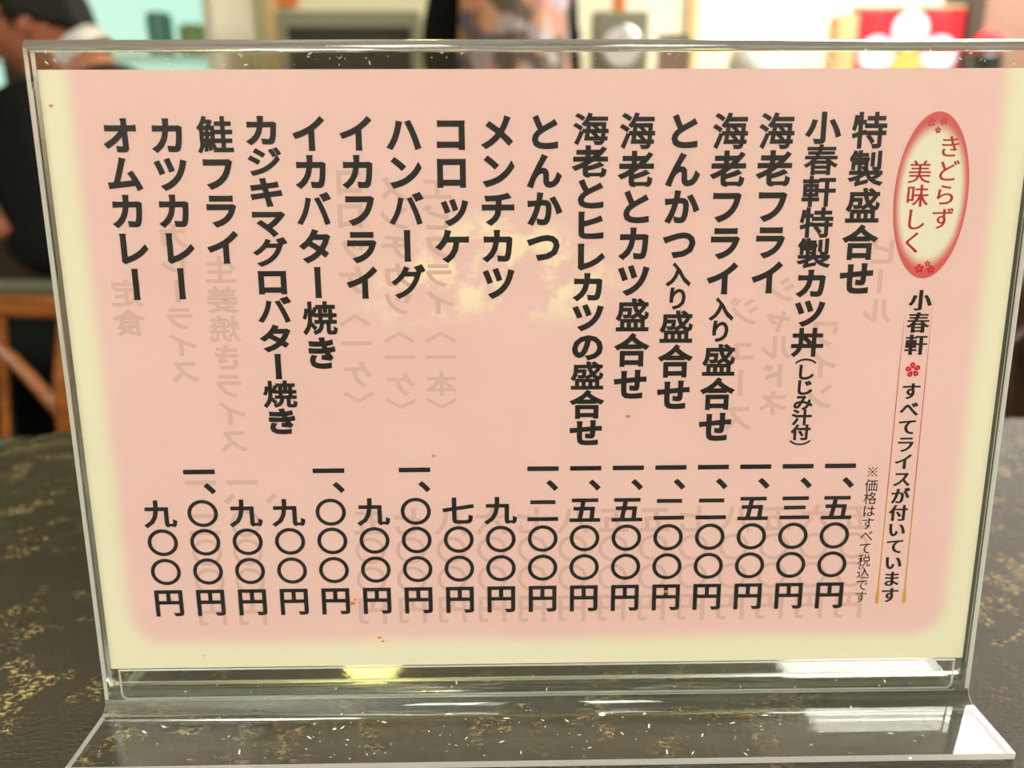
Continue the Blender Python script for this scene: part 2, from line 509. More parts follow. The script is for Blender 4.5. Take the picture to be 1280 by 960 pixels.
for u, segs in zip(U, items):
    bm = bmesh.new()
    for s, v0, v1, sx, sy_ in segs:
        small = sx < 8
        for i, ch in enumerate(s):
            v = v0 + (v1-v0)*i/(len(s)-1)
            b = bold(ch) * (0.9 if small else 1.0)
            put(bm, ch, u*mm, v*mm, sx*mm, sy_*mm, b, b*sx/sy_ if sy_ < sx else b, ZP)
    if u == U[1]:
        put(bm, '（', u*mm, 93.8*mm, 6.2*mm, 5.6*mm, 0.012, 0.012, ZP); put(bm, '）', u*mm, 66.6*mm, 6.2*mm, 5.6*mm, 0.012, 0.012, ZP)
    obj('item_lettering', fix(bm), MT['ink'], card)

def ring(bm, u, v, ro, ri, z, sy_=1.0, seg=40):
    a = [bm.verts.new((u + ro*math.cos(2*PI*i/seg), v + ro*sy_*math.sin(2*PI*i/seg), z)) for i in range(seg)]
    b = [bm.verts.new((u + ri*math.cos(2*PI*i/seg), v + ri*sy_*math.sin(2*PI*i/seg), z)) for i in range(seg)]
    for i in range(seg): bm.faces.new((a[i], a[(i+1) % seg], b[(i+1) % seg], b[i]))
def price_bm(u, s, z=ZP, mirror=False, dv=0.0):
    bm = bmesh.new()
    rows = {2: 48.9, 3: 40.1, 4: 31.0, 5: 21.4}
    if len(s) == 4: idx = [2, 3, 4, 5]
    else: idx = [0, 1, 2, 3, 4, 5]
    for ch, r in zip(s, idx):
        if ch == '〇': ring(bm, u*mm, (rows[r]+dv)*mm, 4.35*mm, 3.25*mm, z, 0.95)
        elif r == 0: put(bm, ch, u*mm, (61.3+dv)*mm, 9.4*mm, 9.4*mm, 0.018, 0.032, z, mirror)
        elif r == 1: put(bm, ch, u*mm, (53.6+dv)*mm, 8.5*mm, 8.5*mm, 0.045, 0.045, z, mirror)
        elif ch == '円': put(bm, ch, u*mm, (rows[r]+dv)*mm, 9.3*mm, 9.3*mm, 0.030, 0.024, z, mirror)
        else: put(bm, ch, u*mm, (rows[r]+dv)*mm, 9.4*mm, 8.7*mm, 0.030, 0.028, z, mirror)
    return fix(bm)
prices = ['一、五〇〇円', '一、三〇〇円', '一、五〇〇円', '一、二〇〇円', '一、二〇〇円', '一、五〇〇円', '一、五〇〇円', '一、二〇〇円',
          '九〇〇円', '七〇〇円', '一、〇〇〇円', '九〇〇円', '一、〇〇〇円', '九〇〇円', '九〇〇円', '一、〇〇〇円', '九〇〇円']
for u, s in zip(U, prices): obj('price_lettering', price_bm(u, s), MT['ink'], card)

# shop line between two rules, note, oval emblem
column('小春軒', 104.2, 108.8, 96.4, 6.1, 6.1, name='heading_lettering', w=0.034, wx=1.5, wy=0.25)
column('すべてライスが付いています', 104.2, 83.2, 21.0, 5.5, 5.2, name='heading_lettering', w=0.028, wx=1.5, wy=0.6)
column('価格はすべて税込です', 95.5, 55.4, 20.5, 4.0, 4.1, name='note_lettering', w=0.004)
bm = bmesh.new()
for sg in (1, -1):
    q = [(-1.35, -1.35*sg), (1.35, 1.35*sg)]; nx_, ny_ = -0.13*sg*0.7, 0.13*0.7
    bm.faces.new([bm.verts.new(((95.5+a)*mm, (59.5+b)*mm, ZP)) for a, b in ((q[0][0]-nx_, q[0][1]-ny_), (q[1][0]-nx_, q[1][1]-ny_), (q[1][0]+nx_, q[1][1]+ny_), (q[0][0]+nx_, q[0][1]+ny_))])
for a, b in ((0, 1.15), (0, -1.15), (1.15, 0), (-1.15, 0)):
    bm.faces.new([bm.verts.new(((95.5+a+0.24*math.cos(t_*PI/4))*mm, (59.5+b+0.24*math.sin(t_*PI/4))*mm, ZP)) for t_ in range(8)])
obj('note_mark', fix(bm), MT['ink'], card)
column('きどらず', 107.8, 149.3, 130.7, 6.3, 6.1, name='emblem_lettering', m='red_ink', w=0.012, wx=1.5, wy=0.1, z=ZP+0.00003)
column('美味しく', 100.4, 142.8, 124.4, 6.3, 6.3, name='emblem_lettering', m='red_ink', w=0.012, wx=1.5, wy=0.1, z=ZP+0.00003)
ov = bmesh.new()
pts = [ov.verts.new((0.0100*math.cos(2*PI*i/64), 0.0217*math.sin(2*PI*i/64), 0)) for i in range(64)]
ov.faces.new(pts)
oo = obj('oval_emblem', ov, MT['oval'], card, loc=(0.1041, 0.1364, 0.00004))
oo['label'] = 'pale oval emblem with a soft red rim'
def blossom(u, v, r, m, open_=False):
    bm = bmesh.new()
    for i in range(5):
        a = PI/2 + 2*PI*i/5 + 0.12
        c = (u + 0.60*r*math.cos(a), v + 0.60*r*math.sin(a))
        ps = []
        for j in range(14):
            th = 2*PI*j/14; x = 0.42*r*math.cos(th); y = (0.33*r)*math.sin(th)*(1 + 0.35*math.cos(th))
            ps.append((c[0] + x*math.cos(a) - y*math.sin(a), c[1] + x*math.sin(a) + y*math.cos(a)))
        outer = [bm.verts.new((p[0]*mm, p[1]*mm, ZP+0.00004)) for p in ps]
        if open_:
            cx = sum(p[0] for p in ps)/14; cy_ = sum(p[1] for p in ps)/14
            inner = [bm.verts.new(((cx+(p[0]-cx)*0.22+0.12*r*math.cos(a)*0.5)*mm, (cy_+(p[1]-cy_)*0.22+0.12*r*math.sin(a)*0.5)*mm, ZP+0.00004)) for p in ps]
            for j in range(14): bm.faces.new((outer[j], outer[(j+1) % 14], inner[(j+1) % 14], inner[j]))
        else: bm.faces.new(outer)
    return obj('blossom_mark', fix(bm), MT[m], card)
blossom(104.05, 89.3, 2.1, 'bright_red_ink', True)
for u, v, r in ((102.2, 155.4, 1.15), (105.4, 155.7, 1.1)): blossom(u, v, r, 'pink_ink')
blossom(104.1, 153.4, 0.8, 'red_ink')
for u, v, r in ((102.9, 117.4, 1.25), (105.0, 118.7, 0.8), (106.1, 117.1, 1.15)): blossom(u, v, r, 'bright_red_ink')
for u0, u1, vt in ((100.2, 100.5, 104.5), (107.7, 108.6, 109.0)):
    bm = bmesh.new(); L, Rr = [], []
    for v, w in ((vt, 0.05), (90, 0.09), (60, 0.12), (35, 0.17), (24, 0.24), (21.5, 0.5), (20.0, 0.62), (18.8, 0.55), (18.2, 0.2)):
        u = u0 + (u1-u0)*(vt-v)/(vt-18)
        L.append(bm.verts.new(((u-w)*mm, v*mm, ZP))); Rr.append(bm.verts.new(((u+w)*mm, v*mm, ZP)))
    for i in range(len(L)-1): bm.faces.new((L[i], L[i+1], Rr[i+1], Rr[i]))
    obj('printed_rule', fix(bm), MT['rule'], card)

# the reverse side's print showing through, mirrored
ghosts = [('エビフライ〈一本〉', -27.7, 139.0, 78.8), ('メンチカツ〈一ケ〉', -39.0, 139.0, 78.8), ('コロッケ〈一ケ〉', -50.8, 141.0, 80.5),
          ('生姜焼きライス', -86.4, 118.0, 70.5), ('カレーライス', -98.2, 127.0, 90.5), ('定食', -112.0, 112.0, 104.0),
          ('シャルドネ', 65.4, 112.0, 80.0), ('ジュース', 55.8, 106.0, 76.0), ('ビール', 92.5, 122.0, 106.0), ('ワイン', 78.5, 100.0, 82.0)]
for s, u, v0, v1 in ghosts:
    g = column(s, u, v0, v1, 8.6, min(8.6, abs(v1-v0)/(len(s)-1)*0.95), name='show_through_lettering', m='ghost', z=0.00002, mirror=True, k=0.8)
gp = ['五〇〇円', '六〇〇円', '五〇〇円', '八〇〇円', '七〇〇円', '五〇〇円', '五〇〇円', '八〇〇円', '七〇〇円', '六〇〇円', '八〇〇円', '七〇〇円', '五〇〇円', '九〇〇円', '七〇〇円', '一、〇〇〇円', '一、二〇〇円']
gu = [92.0 - 11.8*i for i in range(17)]
for u, s in zip(gu, gp):
    if -76 < u < -60: continue
    obj('show_through_price', price_bm(u, s, z=0.000025, mirror=True, dv=-3.2), MT['ghost'], card)

# little food spots stuck to the card
bm = bmesh.new()
for u, v, r in ((-55.5, 20.4, 0.9), (-54.6, 21.6, 0.5), (-30.5, 65.5, 0.6), (24.5, 76.6, 0.7), (-48.0, 9.2, 0.6), (-47.0, 8.0, 0.5), (-126.0, 160.0, 0.5), (37.2, 23.0, 0.6)):
    ps = [bm.verts.new(((u + r*math.cos(a)*(1+0.3*math.sin(3*a+u)))*mm, (v + 0.7*r*math.sin(a))*mm, ZP+0.00006)) for a in [2*PI*i/12 for i in range(12)]]
    bm.faces.new(ps)
fs = obj('food_spots', fix(bm), MT['orange'], card); fs['kind'] = 'stuff'

# ------------------------------------------------------------------ clear menu stand
st = thing('menu_stand', 'clear acrylic menu holder with folded top and wide foot on the dark table', 'menu stand', (0, 0, 0))
nv = Vector((0, -math.cos(LEAN), math.sin(LEAN))); vv = Vector((0, math.sin(LEAN), math.cos(LEAN)))
def yz(v, w):          # sheet frame (mm) -> world y,z (m)
    p = BASE + vv*(v*mm) + nv*(w*mm); return (p.y, p.z)
def bend(p0, p1, p2, r, n=7):
    """rounded corner at p1 between p0 and p2"""
    a = Vector(p0) - Vector(p1); b = Vector(p2) - Vector(p1); a.normalize(); b.normalize()
    ang = a.angle(b); d = r/math.tan(ang/2); c = Vector(p1) + (a+b).normalized()*(r/math.sin(ang/2))
    s = Vector(p1) + a*d; e_ = Vector(p1) + b*d
    out = []
    for i in range(n+1):
        q = (s-c).lerp(e_-c, i/n); out.append(tuple(c + q.normalized()*r))
    return out
ZF = 0.00125
b_top = yz(173.2, -1.55); f_top = yz(173.2, 1.55)
tb_ = (yz(-12.6, -1.55)[0], ZF); tf_ = (yz(-12.6, 1.55)[0], ZF)
path = [(0.029, ZF)] + bend((0.029, ZF), tb_, b_top, 0.0045) + [b_top]
n_fold0 = len(path)
for i in range(1, 10):
    a = PI*i/10
    path.append(yz(173.2 + 1.55*math.sin(a), -1.55*math.cos(a)))
path.append(f_top); n_fold1 = len(path)
path += bend(f_top, tf_, (-0.0262, ZF), 0.0045) + [(-0.0262, ZF)]
HT = 0.0010
def offs(path, d):
    out = []
    for i, p in enumerate(path):
        t0 = Vector(p) - Vector(path[i-1]) if i > 0 else None
        t1 = Vector(path[i+1]) - Vector(p) if i < len(path)-1 else None
        tt_ = ((t0.normalized() if t0 else Vector((0, 0))) + (t1.normalized() if t1 else Vector((0, 0)))).normalized()
        n_ = Vector((-tt_.y, tt_.x)); out.append(Vector(p) + n_*d)
    return out
A = offs(path, HT); Bp = offs(path, -HT)
bm = bmesh.new(); XW = 0.1300
xs = (-XW, XW)
va = [[bm.verts.new((x, p.x, p.y)) for p in A] for x in xs]
vb = [[bm.verts.new((x, p.x, p.y)) for p in Bp] for x in xs]
n = len(path)
for i in range(n-1):
    if i == 0 or i == n-2: mi = 1
    elif n_fold0-1 <= i < n_fold1-1: mi = 3
    elif i in (n_fold0-2, n_fold1-1): mi = 0
    else: mi = 4
    for q in (va, vb):
        f = bm.faces.new((q[0][i], q[0][i+1], q[1][i+1], q[1][i])); f.material_index = mi; f.smooth = (mi >= 3)
    for s_ in (0, 1):
        f = bm.faces.new((va[s_][i], va[s_][i+1], vb[s_][i+1], vb[s_][i])); f.material_index = 2 if i >= n_fold1-2 else 5
for i in (0, n-1):
    f = bm.faces.new((va[0][i], va[1][i], vb[1][i], vb[0][i])); f.material_index = 2
bmesh.ops.recalc_face_normals(bm, faces=bm.faces)
obj('folded_sheet', bm, [MT['clear'], MT['clear_base'], MT['edge'], MT['fold'], MT['bend'], MT['side_edge']], st)

def plate(name, outline, w0, w1, face_m, edge_m):
    bm = prism(bmesh.new(), [(p[0]*mm, p[1]*mm) for p in outline], w0*mm, w1*mm)
    bmesh.ops.recalc_face_normals(bm, faces=bm.faces)
    bmesh.ops.bevel(bm, geom=[e_ for e_ in bm.edges if abs(e_.verts[0].co.z - e_.verts[1].co.z) < 1e-6], offset=0.0002, segments=1, affect='EDGES')
    for f in bm.faces: f.material_index = 0 if abs(f.normal.z) > 0.95 else (2 if abs(f.normal.z) > 0.1 else 1)
    o = obj(name, bm, [face_m, edge_m, MT['edge']], st, loc=BASE); o.rotation_euler = (RX, 0, 0)
    return o
plate('back_plate', rrect(-132.8, 132.8, -7.5, 167.5, 4.0, 5), -4.6, -2.75, MT['clear'], MT['side_edge'])
plate('spacer_strip', rrect(-126.3, 126.3, -10.5, -0.4, 2.2, 5, (0, 0, 1, 1)), -0.4, 0.4, MT['clear'], MT['edge'])

# dust, crumbs and scratches on the holder
bm = bmesh.new()
def speck(p, a, b, r, st_=1.0, rot=0.0):
    vs = []
    for i in range(6):
        th = 2*PI*i/6; x = r*math.cos(th)*st_; y = r*math.sin(th)
        vs.append(bm.verts.new(p + a*(x*math.cos(rot)-y*math.sin(rot)) + b*(x*math.sin(rot)+y*math.cos(rot))))
    bm.faces.new(vs)
ex = Vector((1, 0, 0)); ey = Vector((0, 1, 0))
for i in range(170):
    p = Vector((random.uniform(-0.125, 0.125), random.uniform(-0.0255, -0.006), ZF+HT+0.00005))
    speck(p, ex, ey, random.uniform(0.00006, 0.00022), random.choice((1, 1, 1, 5)), random.uniform(0, PI))
for i in range(60):
    p = BASE + ex*random.uniform(-0.122, 0.122) + vv*random.uniform(-0.009, -0.001) + nv*0.00262
    speck(p, ex, vv, random.uniform(0.00005, 0.00018), random.choice((1, 1, 4)), random.uniform(0, PI))
for i in range(110):
    p = BASE + ex*random.uniform(-0.126, 0.126) + vv*random.uniform(0.1692, 0.1728) + nv*0.00262
    speck(p, ex, vv, random.uniform(0.00004, 0.00014), random.choice((1, 2, 5)), random.uniform(0, PI))
for x, y, r in ((0.018, -0.0045, 0.0008), (0.0305, -0.0045, 0.00035), (0.10, -0.0235, 0.0004), (-0.06, -0.009, 0.0004)):
    speck(Vector((x, y-0.004, ZF+HT+0.0001)), ex, ey, r, 1.4, 0.3)
ds = obj('dust_specks', bm, MT['dust'], st); ds['kind'] = 'stuff'

# ------------------------------------------------------------------ people
def skin_mesh(verts, edges, radii, sub=2):
    me = bpy.data.meshes.new('tmp'); bm = bmesh.new(); lay = bm.verts.layers.skin.verify()
    vs = [bm.verts.new(v) for v in verts]
    for i, v in enumerate(vs):
        r = radii[i]; v[lay].radius = (r, r) if not isinstance(r, tuple) else r
        v[lay].use_root = (i == 0)
    for a, b in edges: bm.edges.new((vs[a], vs[b]))
    bm.to_mesh(me); bm.free()
    o = bpy.data.objects.new('tmp', me); COL.objects.link(o)
    s = o.modifiers.new('skin', 'SKIN'); s.use_smooth_shade = True
    d = o.modifiers.new('sub', 'SUBSURF'); d.levels = sub; d.render_levels = sub
    bpy.context.view_layer.update()
    out = bpy.data.meshes.new_from_object(o.evaluated_get(bpy.context.evaluated_depsgraph_get()))
    bpy.data.objects.remove(o); bpy.data.meshes.remove(me)
    return out
def chain(P, R, base=0):
    return P, [(i, i+1) for i in range(len(P)-1)], R
def add_mesh(bm, me, mtx=None):
    n0 = len(bm.verts); bm.from_mesh(me)
    if mtx is not None:
        bm.verts.ensure_lookup_table()
        for v in bm.verts[n0:]: v.co = mtx @ v.co
def head_bm(kind='head'):
    """+x is the face, z up, origin in the middle of the head"""
    bm = bmesh.new(); bmesh.ops.create_icosphere(bm, subdivisions=5, radius=1.0)
    for v in bm.verts:
        n_ = v.co.normalized(); x, y, z = n_
        r = Vector((0.098*x, 0.075*y, 0.118*z))
        if z < 0: r.x *= 1 + 0.10*z; r.y *= 1 + 0.30*z       # jaw narrows
        if z < -0.3 and x < 0: r.x *= 1 + 0.55*(z+0.3)
        g = lambda cx, cy_, cz, s: math.exp(-((x-cx)**2 + (y-cy_)**2 + (z-cz)**2)/(s*s))
        r += n_*(0.030*g(1, 0, -0.12, 0.13) + 0.012*g(0.99, 0, 0.05, 0.12) + 0.010*g(0.85, 0, -0.62, 0.22) + 0.008*g(0.93, 0, -0.36, 0.14))
        r -= n_*(0.012*g(0.94, 0.30, 0.08, 0.15) + 0.012*g(0.94, -0.30, 0.08, 0.15) + 0.006*g(0.94, 0, -0.30, 0.06)*1.0)
        if kind == 'hair':
            top = z > 0.42 + 0.25*max(0, x) if x > 0.25 else z > -0.12 - 0.55*max(0, -x-0.1) + 0.05*math.sin(23*x + 11*z)
            r = (Vector((0.098*x, 0.075*y, 0.118*z)))*(1.09 + 0.02*math.sin(9*y+5*x)) if top else Vector((0.098*x, 0.075*y, 0.118*z))*0.82
        v.co = r
    if kind == 'head':
        for s in (-1, 1):
            b2 = bmesh.ops.create_icosphere(bm, subdivisions=3, radius=1.0)
            for v in b2['verts']:
                c = v.co; v.co = Vector((-0.005 + 0.018*c.x - 0.006*c.z, s*(0.074 + 0.008*c.y), -0.005 + 0.032*c.z))
    return bm
def head_mtx(pos, face_dir, tilt):
    """face_dir angle in xy plane, tilt > 0 looks down"""
    return Matrix.Translation(pos) @ Matrix.Rotation(face_dir, 4, 'Z') @ Matrix.Rotation(tilt, 4, 'Y')
def hand_chains(wrist, d, pn, size=1.0, curl=0.5):
    """palm and five fingers; d = direction of the hand, pn = palm normal"""
    d = Vector(d).normalized(); pn = (Vector(pn) - d*Vector(pn).dot(d)).normalized(); s = d.cross(pn); w = Vector(wrist)
    out = [([w - d*0.03, w, w + d*0.045*size, w + d*0.085*size], [(0, 1), (1, 2), (2, 3)], [0.024, 0.024, (0.030), 0.030])]
    for k, (off, ln) in enumerate(((-0.030, 0.070), (-0.010, 0.080), (0.010, 0.075), (0.029, 0.058))):
        p = w + d*0.07*size + s*off*size; pts = [p]; dirn = d.copy()
        for j, f in enumerate((0.45, 0.32, 0.23)):
            dirn = (dirn*math.cos(curl) + pn*math.sin(curl)).normalized() if j else (d*math.cos(curl*0.5) + pn*math.sin(curl*0.5)).normalized()
            p = p + dirn*ln*f*size*1.3; pts.append(p)
        out.append((pts, [(0, 1), (1, 2), (2, 3)], [0.010, 0.0092, 0.0086, 0.0075]))
    p0 = w + d*0.02*size - s*0.024*size
    pts = [p0, p0 + (d*0.5 - s*0.8).normalized()*0.035*size, p0 + (d*0.5 - s*0.8).normalized()*0.035*size + (d*0.8 - s*0.3 + pn*0.4).normalized()*0.032*size]
    out.append((pts, [(0, 1), (1, 2)], [0.013, 0.011, 0.009]))
    return out

def fuse(bm, voxel):
    """one continuous skin over overlapping chains; inner cavities dropped"""
    me = bpy.data.meshes.new('tmp'); bm.to_mesh(me); bm.free()
    o = bpy.data.objects.new('tmp', me); COL.objects.link(o)
    rm = o.modifiers.new('join', 'REMESH'); rm.mode = 'VOXEL'; rm.voxel_size = voxel
    sm = o.modifiers.new('soft', 'SMOOTH'); sm.factor = 0.5; sm.iterations = 2
    bpy.context.view_layer.update()
    out = bpy.data.meshes.new_from_object(o.evaluated_get(bpy.context.evaluated_depsgraph_get()))
    bpy.data.objects.remove(o)
    b = bmesh.new(); b.from_mesh(out); seen = set(); comps = []
    for v in b.verts:
        if v in seen: continue
        stack, comp = [v], []
        seen.add(v)
        while stack:
            q = stack.pop(); comp.append(q)
            for e_ in q.link_edges:
                w_ = e_.other_vert(q)
                if w_ not in seen: seen.add(w_); stack.append(w_)
        comps.append(comp)
    comps.sort(key=len)
    for c_ in comps[:-1]: bmesh.ops.delete(b, geom=c_, context='VERTS')
    return b
def person(name, label, J, head_at, face, tilt, cloth_top, cloth_leg, group=None):
    """J: joint dict of world points"""
    root = thing(name, label, 'person', (J['pelvis'][0], J['pelvis'][1], FZ))
    inv = Matrix.Translation(Vector(root.location)).inverted()
    g = {k: Vector(v) for k, v in J.items()}
    def seq(names, rads): return ([g[n_].copy() for n_ in names], [(q, q+1) for q in range(len(names)-1)], rads)
    spine = ['pelvis', 'waist', 'chest', 'neck0', 'neck1']
    cl_ = g['chest'].lerp(g['neck0'], 0.45)
    def arm(sd_, r0, r1, r2, r3):
        return ([cl_.copy(), g['sh_'+sd_], g['el_'+sd_], g['wr_'+sd_]], [(0, 1), (1, 2), (2, 3)], [r0, r1, r2, r3])
    def leg_(sd_, r0, r1, r2, r3):
        return ([g['pelvis'].lerp(g['hip_'+sd_], 0.4), g['hip_'+sd_], g['kn_'+sd_], g['an_'+sd_]], [(0, 1), (1, 2), (2, 3)], [r0, r1, r2, r3])
    parts = [skin_mesh(*seq(spine, [0.13, 0.115, 0.135, 0.062, 0.055]))]
    for sd_ in ('l', 'r'):
        parts.append(skin_mesh(*arm(sd_, 0.06, 0.058, 0.042, 0.028))); parts.append(skin_mesh(*leg_(sd_, 0.10, 0.088, 0.060, 0.042)))
        dd = g['wr_'+sd_] - g['el_'+sd_]
        for (p, e_, r) in hand_chains(g['wr_'+sd_] + dd.normalized()*0.02, J.get('hd_'+sd_, dd), J.get('pn_'+sd_, (0, 0.3, -1))): parts.append(skin_mesh(p, e_, r, 2))
    hb = head_bm('head'); hm = head_mtx(head_at, face, tilt)
    me = bpy.data.meshes.new('t'); hb.to_mesh(me); hb.free()
    body = bmesh.new()
    for p in parts: add_mesh(body, p, inv)
    add_mesh(body, me, inv @ hm)
    obj('body', fuse(body, 0.0055), MT['skin'], root, smooth=True)
    jk = bmesh.new()
    add_mesh(jk, skin_mesh([g['pelvis'], g['waist'], g['chest'], cl_, g['neck0'].lerp(g['neck1'], 0.25)], [(0, 1), (1, 2), (2, 3), (3, 4)], [0.165, 0.158, 0.172, 0.135, 0.088]), inv)
    for sd_ in ('l', 'r'): add_mesh(jk, skin_mesh(*arm(sd_, 0.085, 0.084, 0.064, 0.046)), inv)
    obj('jacket', fuse(jk, 0.008), MT[cloth_top], root, smooth=True)
    tr_ = bmesh.new()
    add_mesh(tr_, skin_mesh([g['waist'].lerp(g['pelvis'], 0.6), g['pelvis'] - Vector((0, 0, 0.02))], [(0, 1)], [0.155, 0.150]), inv)
    for sd_ in ('l', 'r'): add_mesh(tr_, skin_mesh(*leg_(sd_, 0.12, 0.108, 0.080, 0.062)), inv)
    obj('trousers', fuse(tr_, 0.009), MT[cloth_leg], root, smooth=True)
    h2 = bmesh.new(); me2 = bpy.data.meshes.new('t'); hh = head_bm('hair'); hh.to_mesh(me2); hh.free(); add_mesh(h2, me2, inv @ hm)
    obj('hair', h2, MT['hair'], root, smooth=True)
    for s in ('l', 'r'):
        fd = Vector(J['toe']); sh = bmesh.new(); a = g['an_'+s]; f0 = Vector((a.x, a.y, FZ+0.045)) - fd*0.05
        add_mesh(sh, skin_mesh([f0, f0 + fd*0.11 - Vector((0, 0, 0.008)), f0 + fd*0.22 - Vector((0, 0, 0.015))], [(0, 1), (1, 2)], [0.042, 0.042, 0.030]), inv)
        obj('shoe', sh, MT['black_cloth'], root, smooth=True)
    return root, inv, hm

# man in a black suit, leaning forward at the next table, face to the left
man = dict(pelvis=(-0.70, 1.52, -0.22), waist=(-0.74, 1.52, -0.02), chest=(-0.81, 1.52, 0.20), neck0=(-0.855, 1.52, 0.335), neck1=(-0.905, 1.52, 0.385),
           sh_l=(-0.93, 1.33, 0.235), el_l=(-0.84, 1.27, -0.03), wr_l=(-0.93, 1.31, 0.03),
           sh_r=(-0.91, 1.71, 0.245), el_r=(-0.86, 1.78, 0.0), wr_r=(-1.08, 1.68, 0.04),
           hip_l=(-0.72, 1.43, -0.24), kn_l=(-1.15, 1.40, -0.22), an_l=(-1.16, 1.39, -0.63),
           hip_r=(-0.72, 1.61, -0.24), kn_r=(-1.15, 1.64, -0.22), an_r=(-1.16, 1.65, -0.63), toe=(-1, 0, 0),
           hd_l=(-1, 0.25, -0.15), pn_l=(0, 0.2, -1))
pm, inv, hm = person('person', 'man in a black suit and glasses leaning forward, seated at the far left', man, (-0.942, 1.52, 0.432), PI, 0.42, 'black_cloth', 'black_cloth')
bm = bmesh.new()
ringp = []
for i in range(19):
    a = math.radians(-150 + 300*i/18); ringp.append(Vector((0.064*math.cos(a), 0.066*math.sin(a), 0)))
for i, p in enumerate(ringp): pass
cm = inv @ Matrix.Translation((-0.862, 1.52, 0.372)) @ Matrix.Rotation(-0.75, 4, 'Y')
lo = [bm.verts.new(cm @ (p + Vector((0, 0, -0.016)))) for p in ringp]; hi = [bm.verts.new(cm @ (p*0.90 + Vector((0, 0, 0.020)))) for p in ringp]
for i in range(len(ringp)-1): bm.faces.new((lo[i], lo[i+1], hi[i+1], hi[i]))
co_ = obj('shirt_collar', bm, MT['white_cloth'], pm, smooth=True)
sd = co_.modifiers.new('t', 'SOLIDIFY'); sd.thickness = 0.006
bm = bmesh.new(); gm = inv @ hm
for s in (-1, 1):
    loop = [gm @ Vector((0.103, s*0.034 + 0.024*math.cos(2*PI*i/16), 0.010 + 0.018*math.sin(2*PI*i/16))) for i in range(17)]
    tube(bm, loop, 0.0022, 6)
    tube(bm, [gm @ Vector((0.100, s*0.058, 0.014)), gm @ Vector((0.05, s*0.077, 0.014)), gm @ Vector((0.0, s*0.082, 0.010)), gm @ Vector((-0.02, s*0.080, -0.012))], 0.0024, 6)
tube(bm, [gm @ Vector((0.105, -0.010, 0.014)), gm @ Vector((0.108, 0, 0.016)), gm @ Vector((0.105, 0.010, 0.014))], 0.002, 6)
obj('glasses', bm, MT['bottle'], pm)

# woman standing at the counter, floral apron over black
wy = 2.28
wo = dict(pelvis=(0.03, wy, 0.25), waist=(0.03, wy, 0.42), chest=(0.03, wy, 0.58), neck0=(0.03, wy, 0.79), neck1=(0.03, wy-0.01, 0.85),
          sh_l=(-0.13, wy, 0.71), el_l=(-0.19, wy, 0.44), wr_l=(-0.13, wy-0.14, 0.30),
          sh_r=(0.155, wy+0.07, 0.71), el_r=(0.185, wy+0.12, 0.44), wr_r=(0.17, wy-0.14, 0.30),
          hip_l=(-0.05, wy, 0.20), kn_l=(-0.06, wy-0.02, -0.22), an_l=(-0.06, wy, -0.62),
          hip_r=(0.11, wy, 0.20), kn_r=(0.12, wy-0.02, -0.22), an_r=(0.12, wy, -0.62), toe=(0, -1, 0))
pw, inv2, hm2 = person('person', 'person in a floral apron over black sleeves standing behind the menu', wo, (0.03, wy-0.02, 0.945), -PI/2, 0.1, 'black_cloth', 'black_cloth')
bm = bmesh.new(); rows = []
for j in range(13):
    z = -0.10 + 0.86*j/12
    hw = 0.175 + 0.012*math.sin(z*9); dp = 0.176 - 0.01*math.cos(z*7)
    if z > 0.60: hw *= 1 - 0.9*(z-0.60)
    rows.append([bm.verts.new(inv2 @ Vector((0.033 + hw*math.cos(a), wy + dp*math.sin(a)*0.98 + 0.006*math.sin(13*a), z))) for a in [PI + PI*i/24 for i in range(25)]])
for a, b in zip(rows, rows[1:]):
    for i in range(24): bm.faces.new((a[i], a[i+1], b[i+1], b[i]))
ap = obj('floral_apron', bm, MT['floral'], pw, smooth=True)
sd = ap.modifiers.new('t', 'SOLIDIFY'); sd.thickness = 0.003
ap['label'] = 'apron patterned with pink, grey and blue flowers'

# ------------------------------------------------------------------ chairs and the next table
def chair(label, loc, rz, wm, group=None):
    c = thing('dining_chair', label, 'chair', loc, rz, group)
    for sx in (-0.19, 0.19):
        obj('leg', tube(bmesh.new(), [(sx, -0.19, 0.0), (sx*0.97, -0.18, 0.42)], [0.014, 0.019], 12), wm, c)
        obj('leg', tube(bmesh.new(), [(sx, 0.22, 0.0), (sx, 0.19, 0.42)], [0.014, 0.019], 12), wm, c)
        obj('back_post', tube(bmesh.new(), [(sx, 0.185, 0.40), (sx*1.02, 0.20, 0.55), (sx*1.05, 0.235, 0.67)], [0.018, 0.017, 0.015], 12), wm, c)
    obj('seat_frame', B(-0.21, 0.21, -0.21, 0.21, 0.39, 0.425, bev=0.006), wm, c)
    obj('seat', B(-0.20, 0.20, -0.20, 0.175, 0.425, 0.47, bev=0.016, seg=3), MT['seat_pad'], c)
    obj('top_rail', B(-0.225, 0.225, 0.222, 0.25, 0.645, 0.682, bev=0.008), wm, c)
    obj('back_pad', B(-0.21, 0.21, 0.222, 0.248, 0.681, 0.702, bev=0.006), MT['seat_pad'], c)
    bw = bmesh.new(); tube(bw, [(-0.19 + 0.38*i/16, 0.205 + 0.02*math.sin(PI*i/16), 0.47 + 0.16*math.sin(PI*i/16)) for i in range(17)], 0.010, 8)
    obj('bowed_rail', bw, wm, c)
    for sx in (-0.08, 0.0, 0.08):
        obj('spindle', tube(bmesh.new(), [(sx, 0.19, 0.425), (sx*1.05, 0.232, 0.65)], 0.007, 8), wm, c)
    return c
chair('orange-brown wooden chair with olive pad, at the far left beyond the table', (-0.90, 0.78, FZ), -0.10, MT['chair_wood'])
chair('dark brown wooden chair at the far right beyond the table', (0.93, 0.80, FZ), 0.15, MT['dark_wood'])

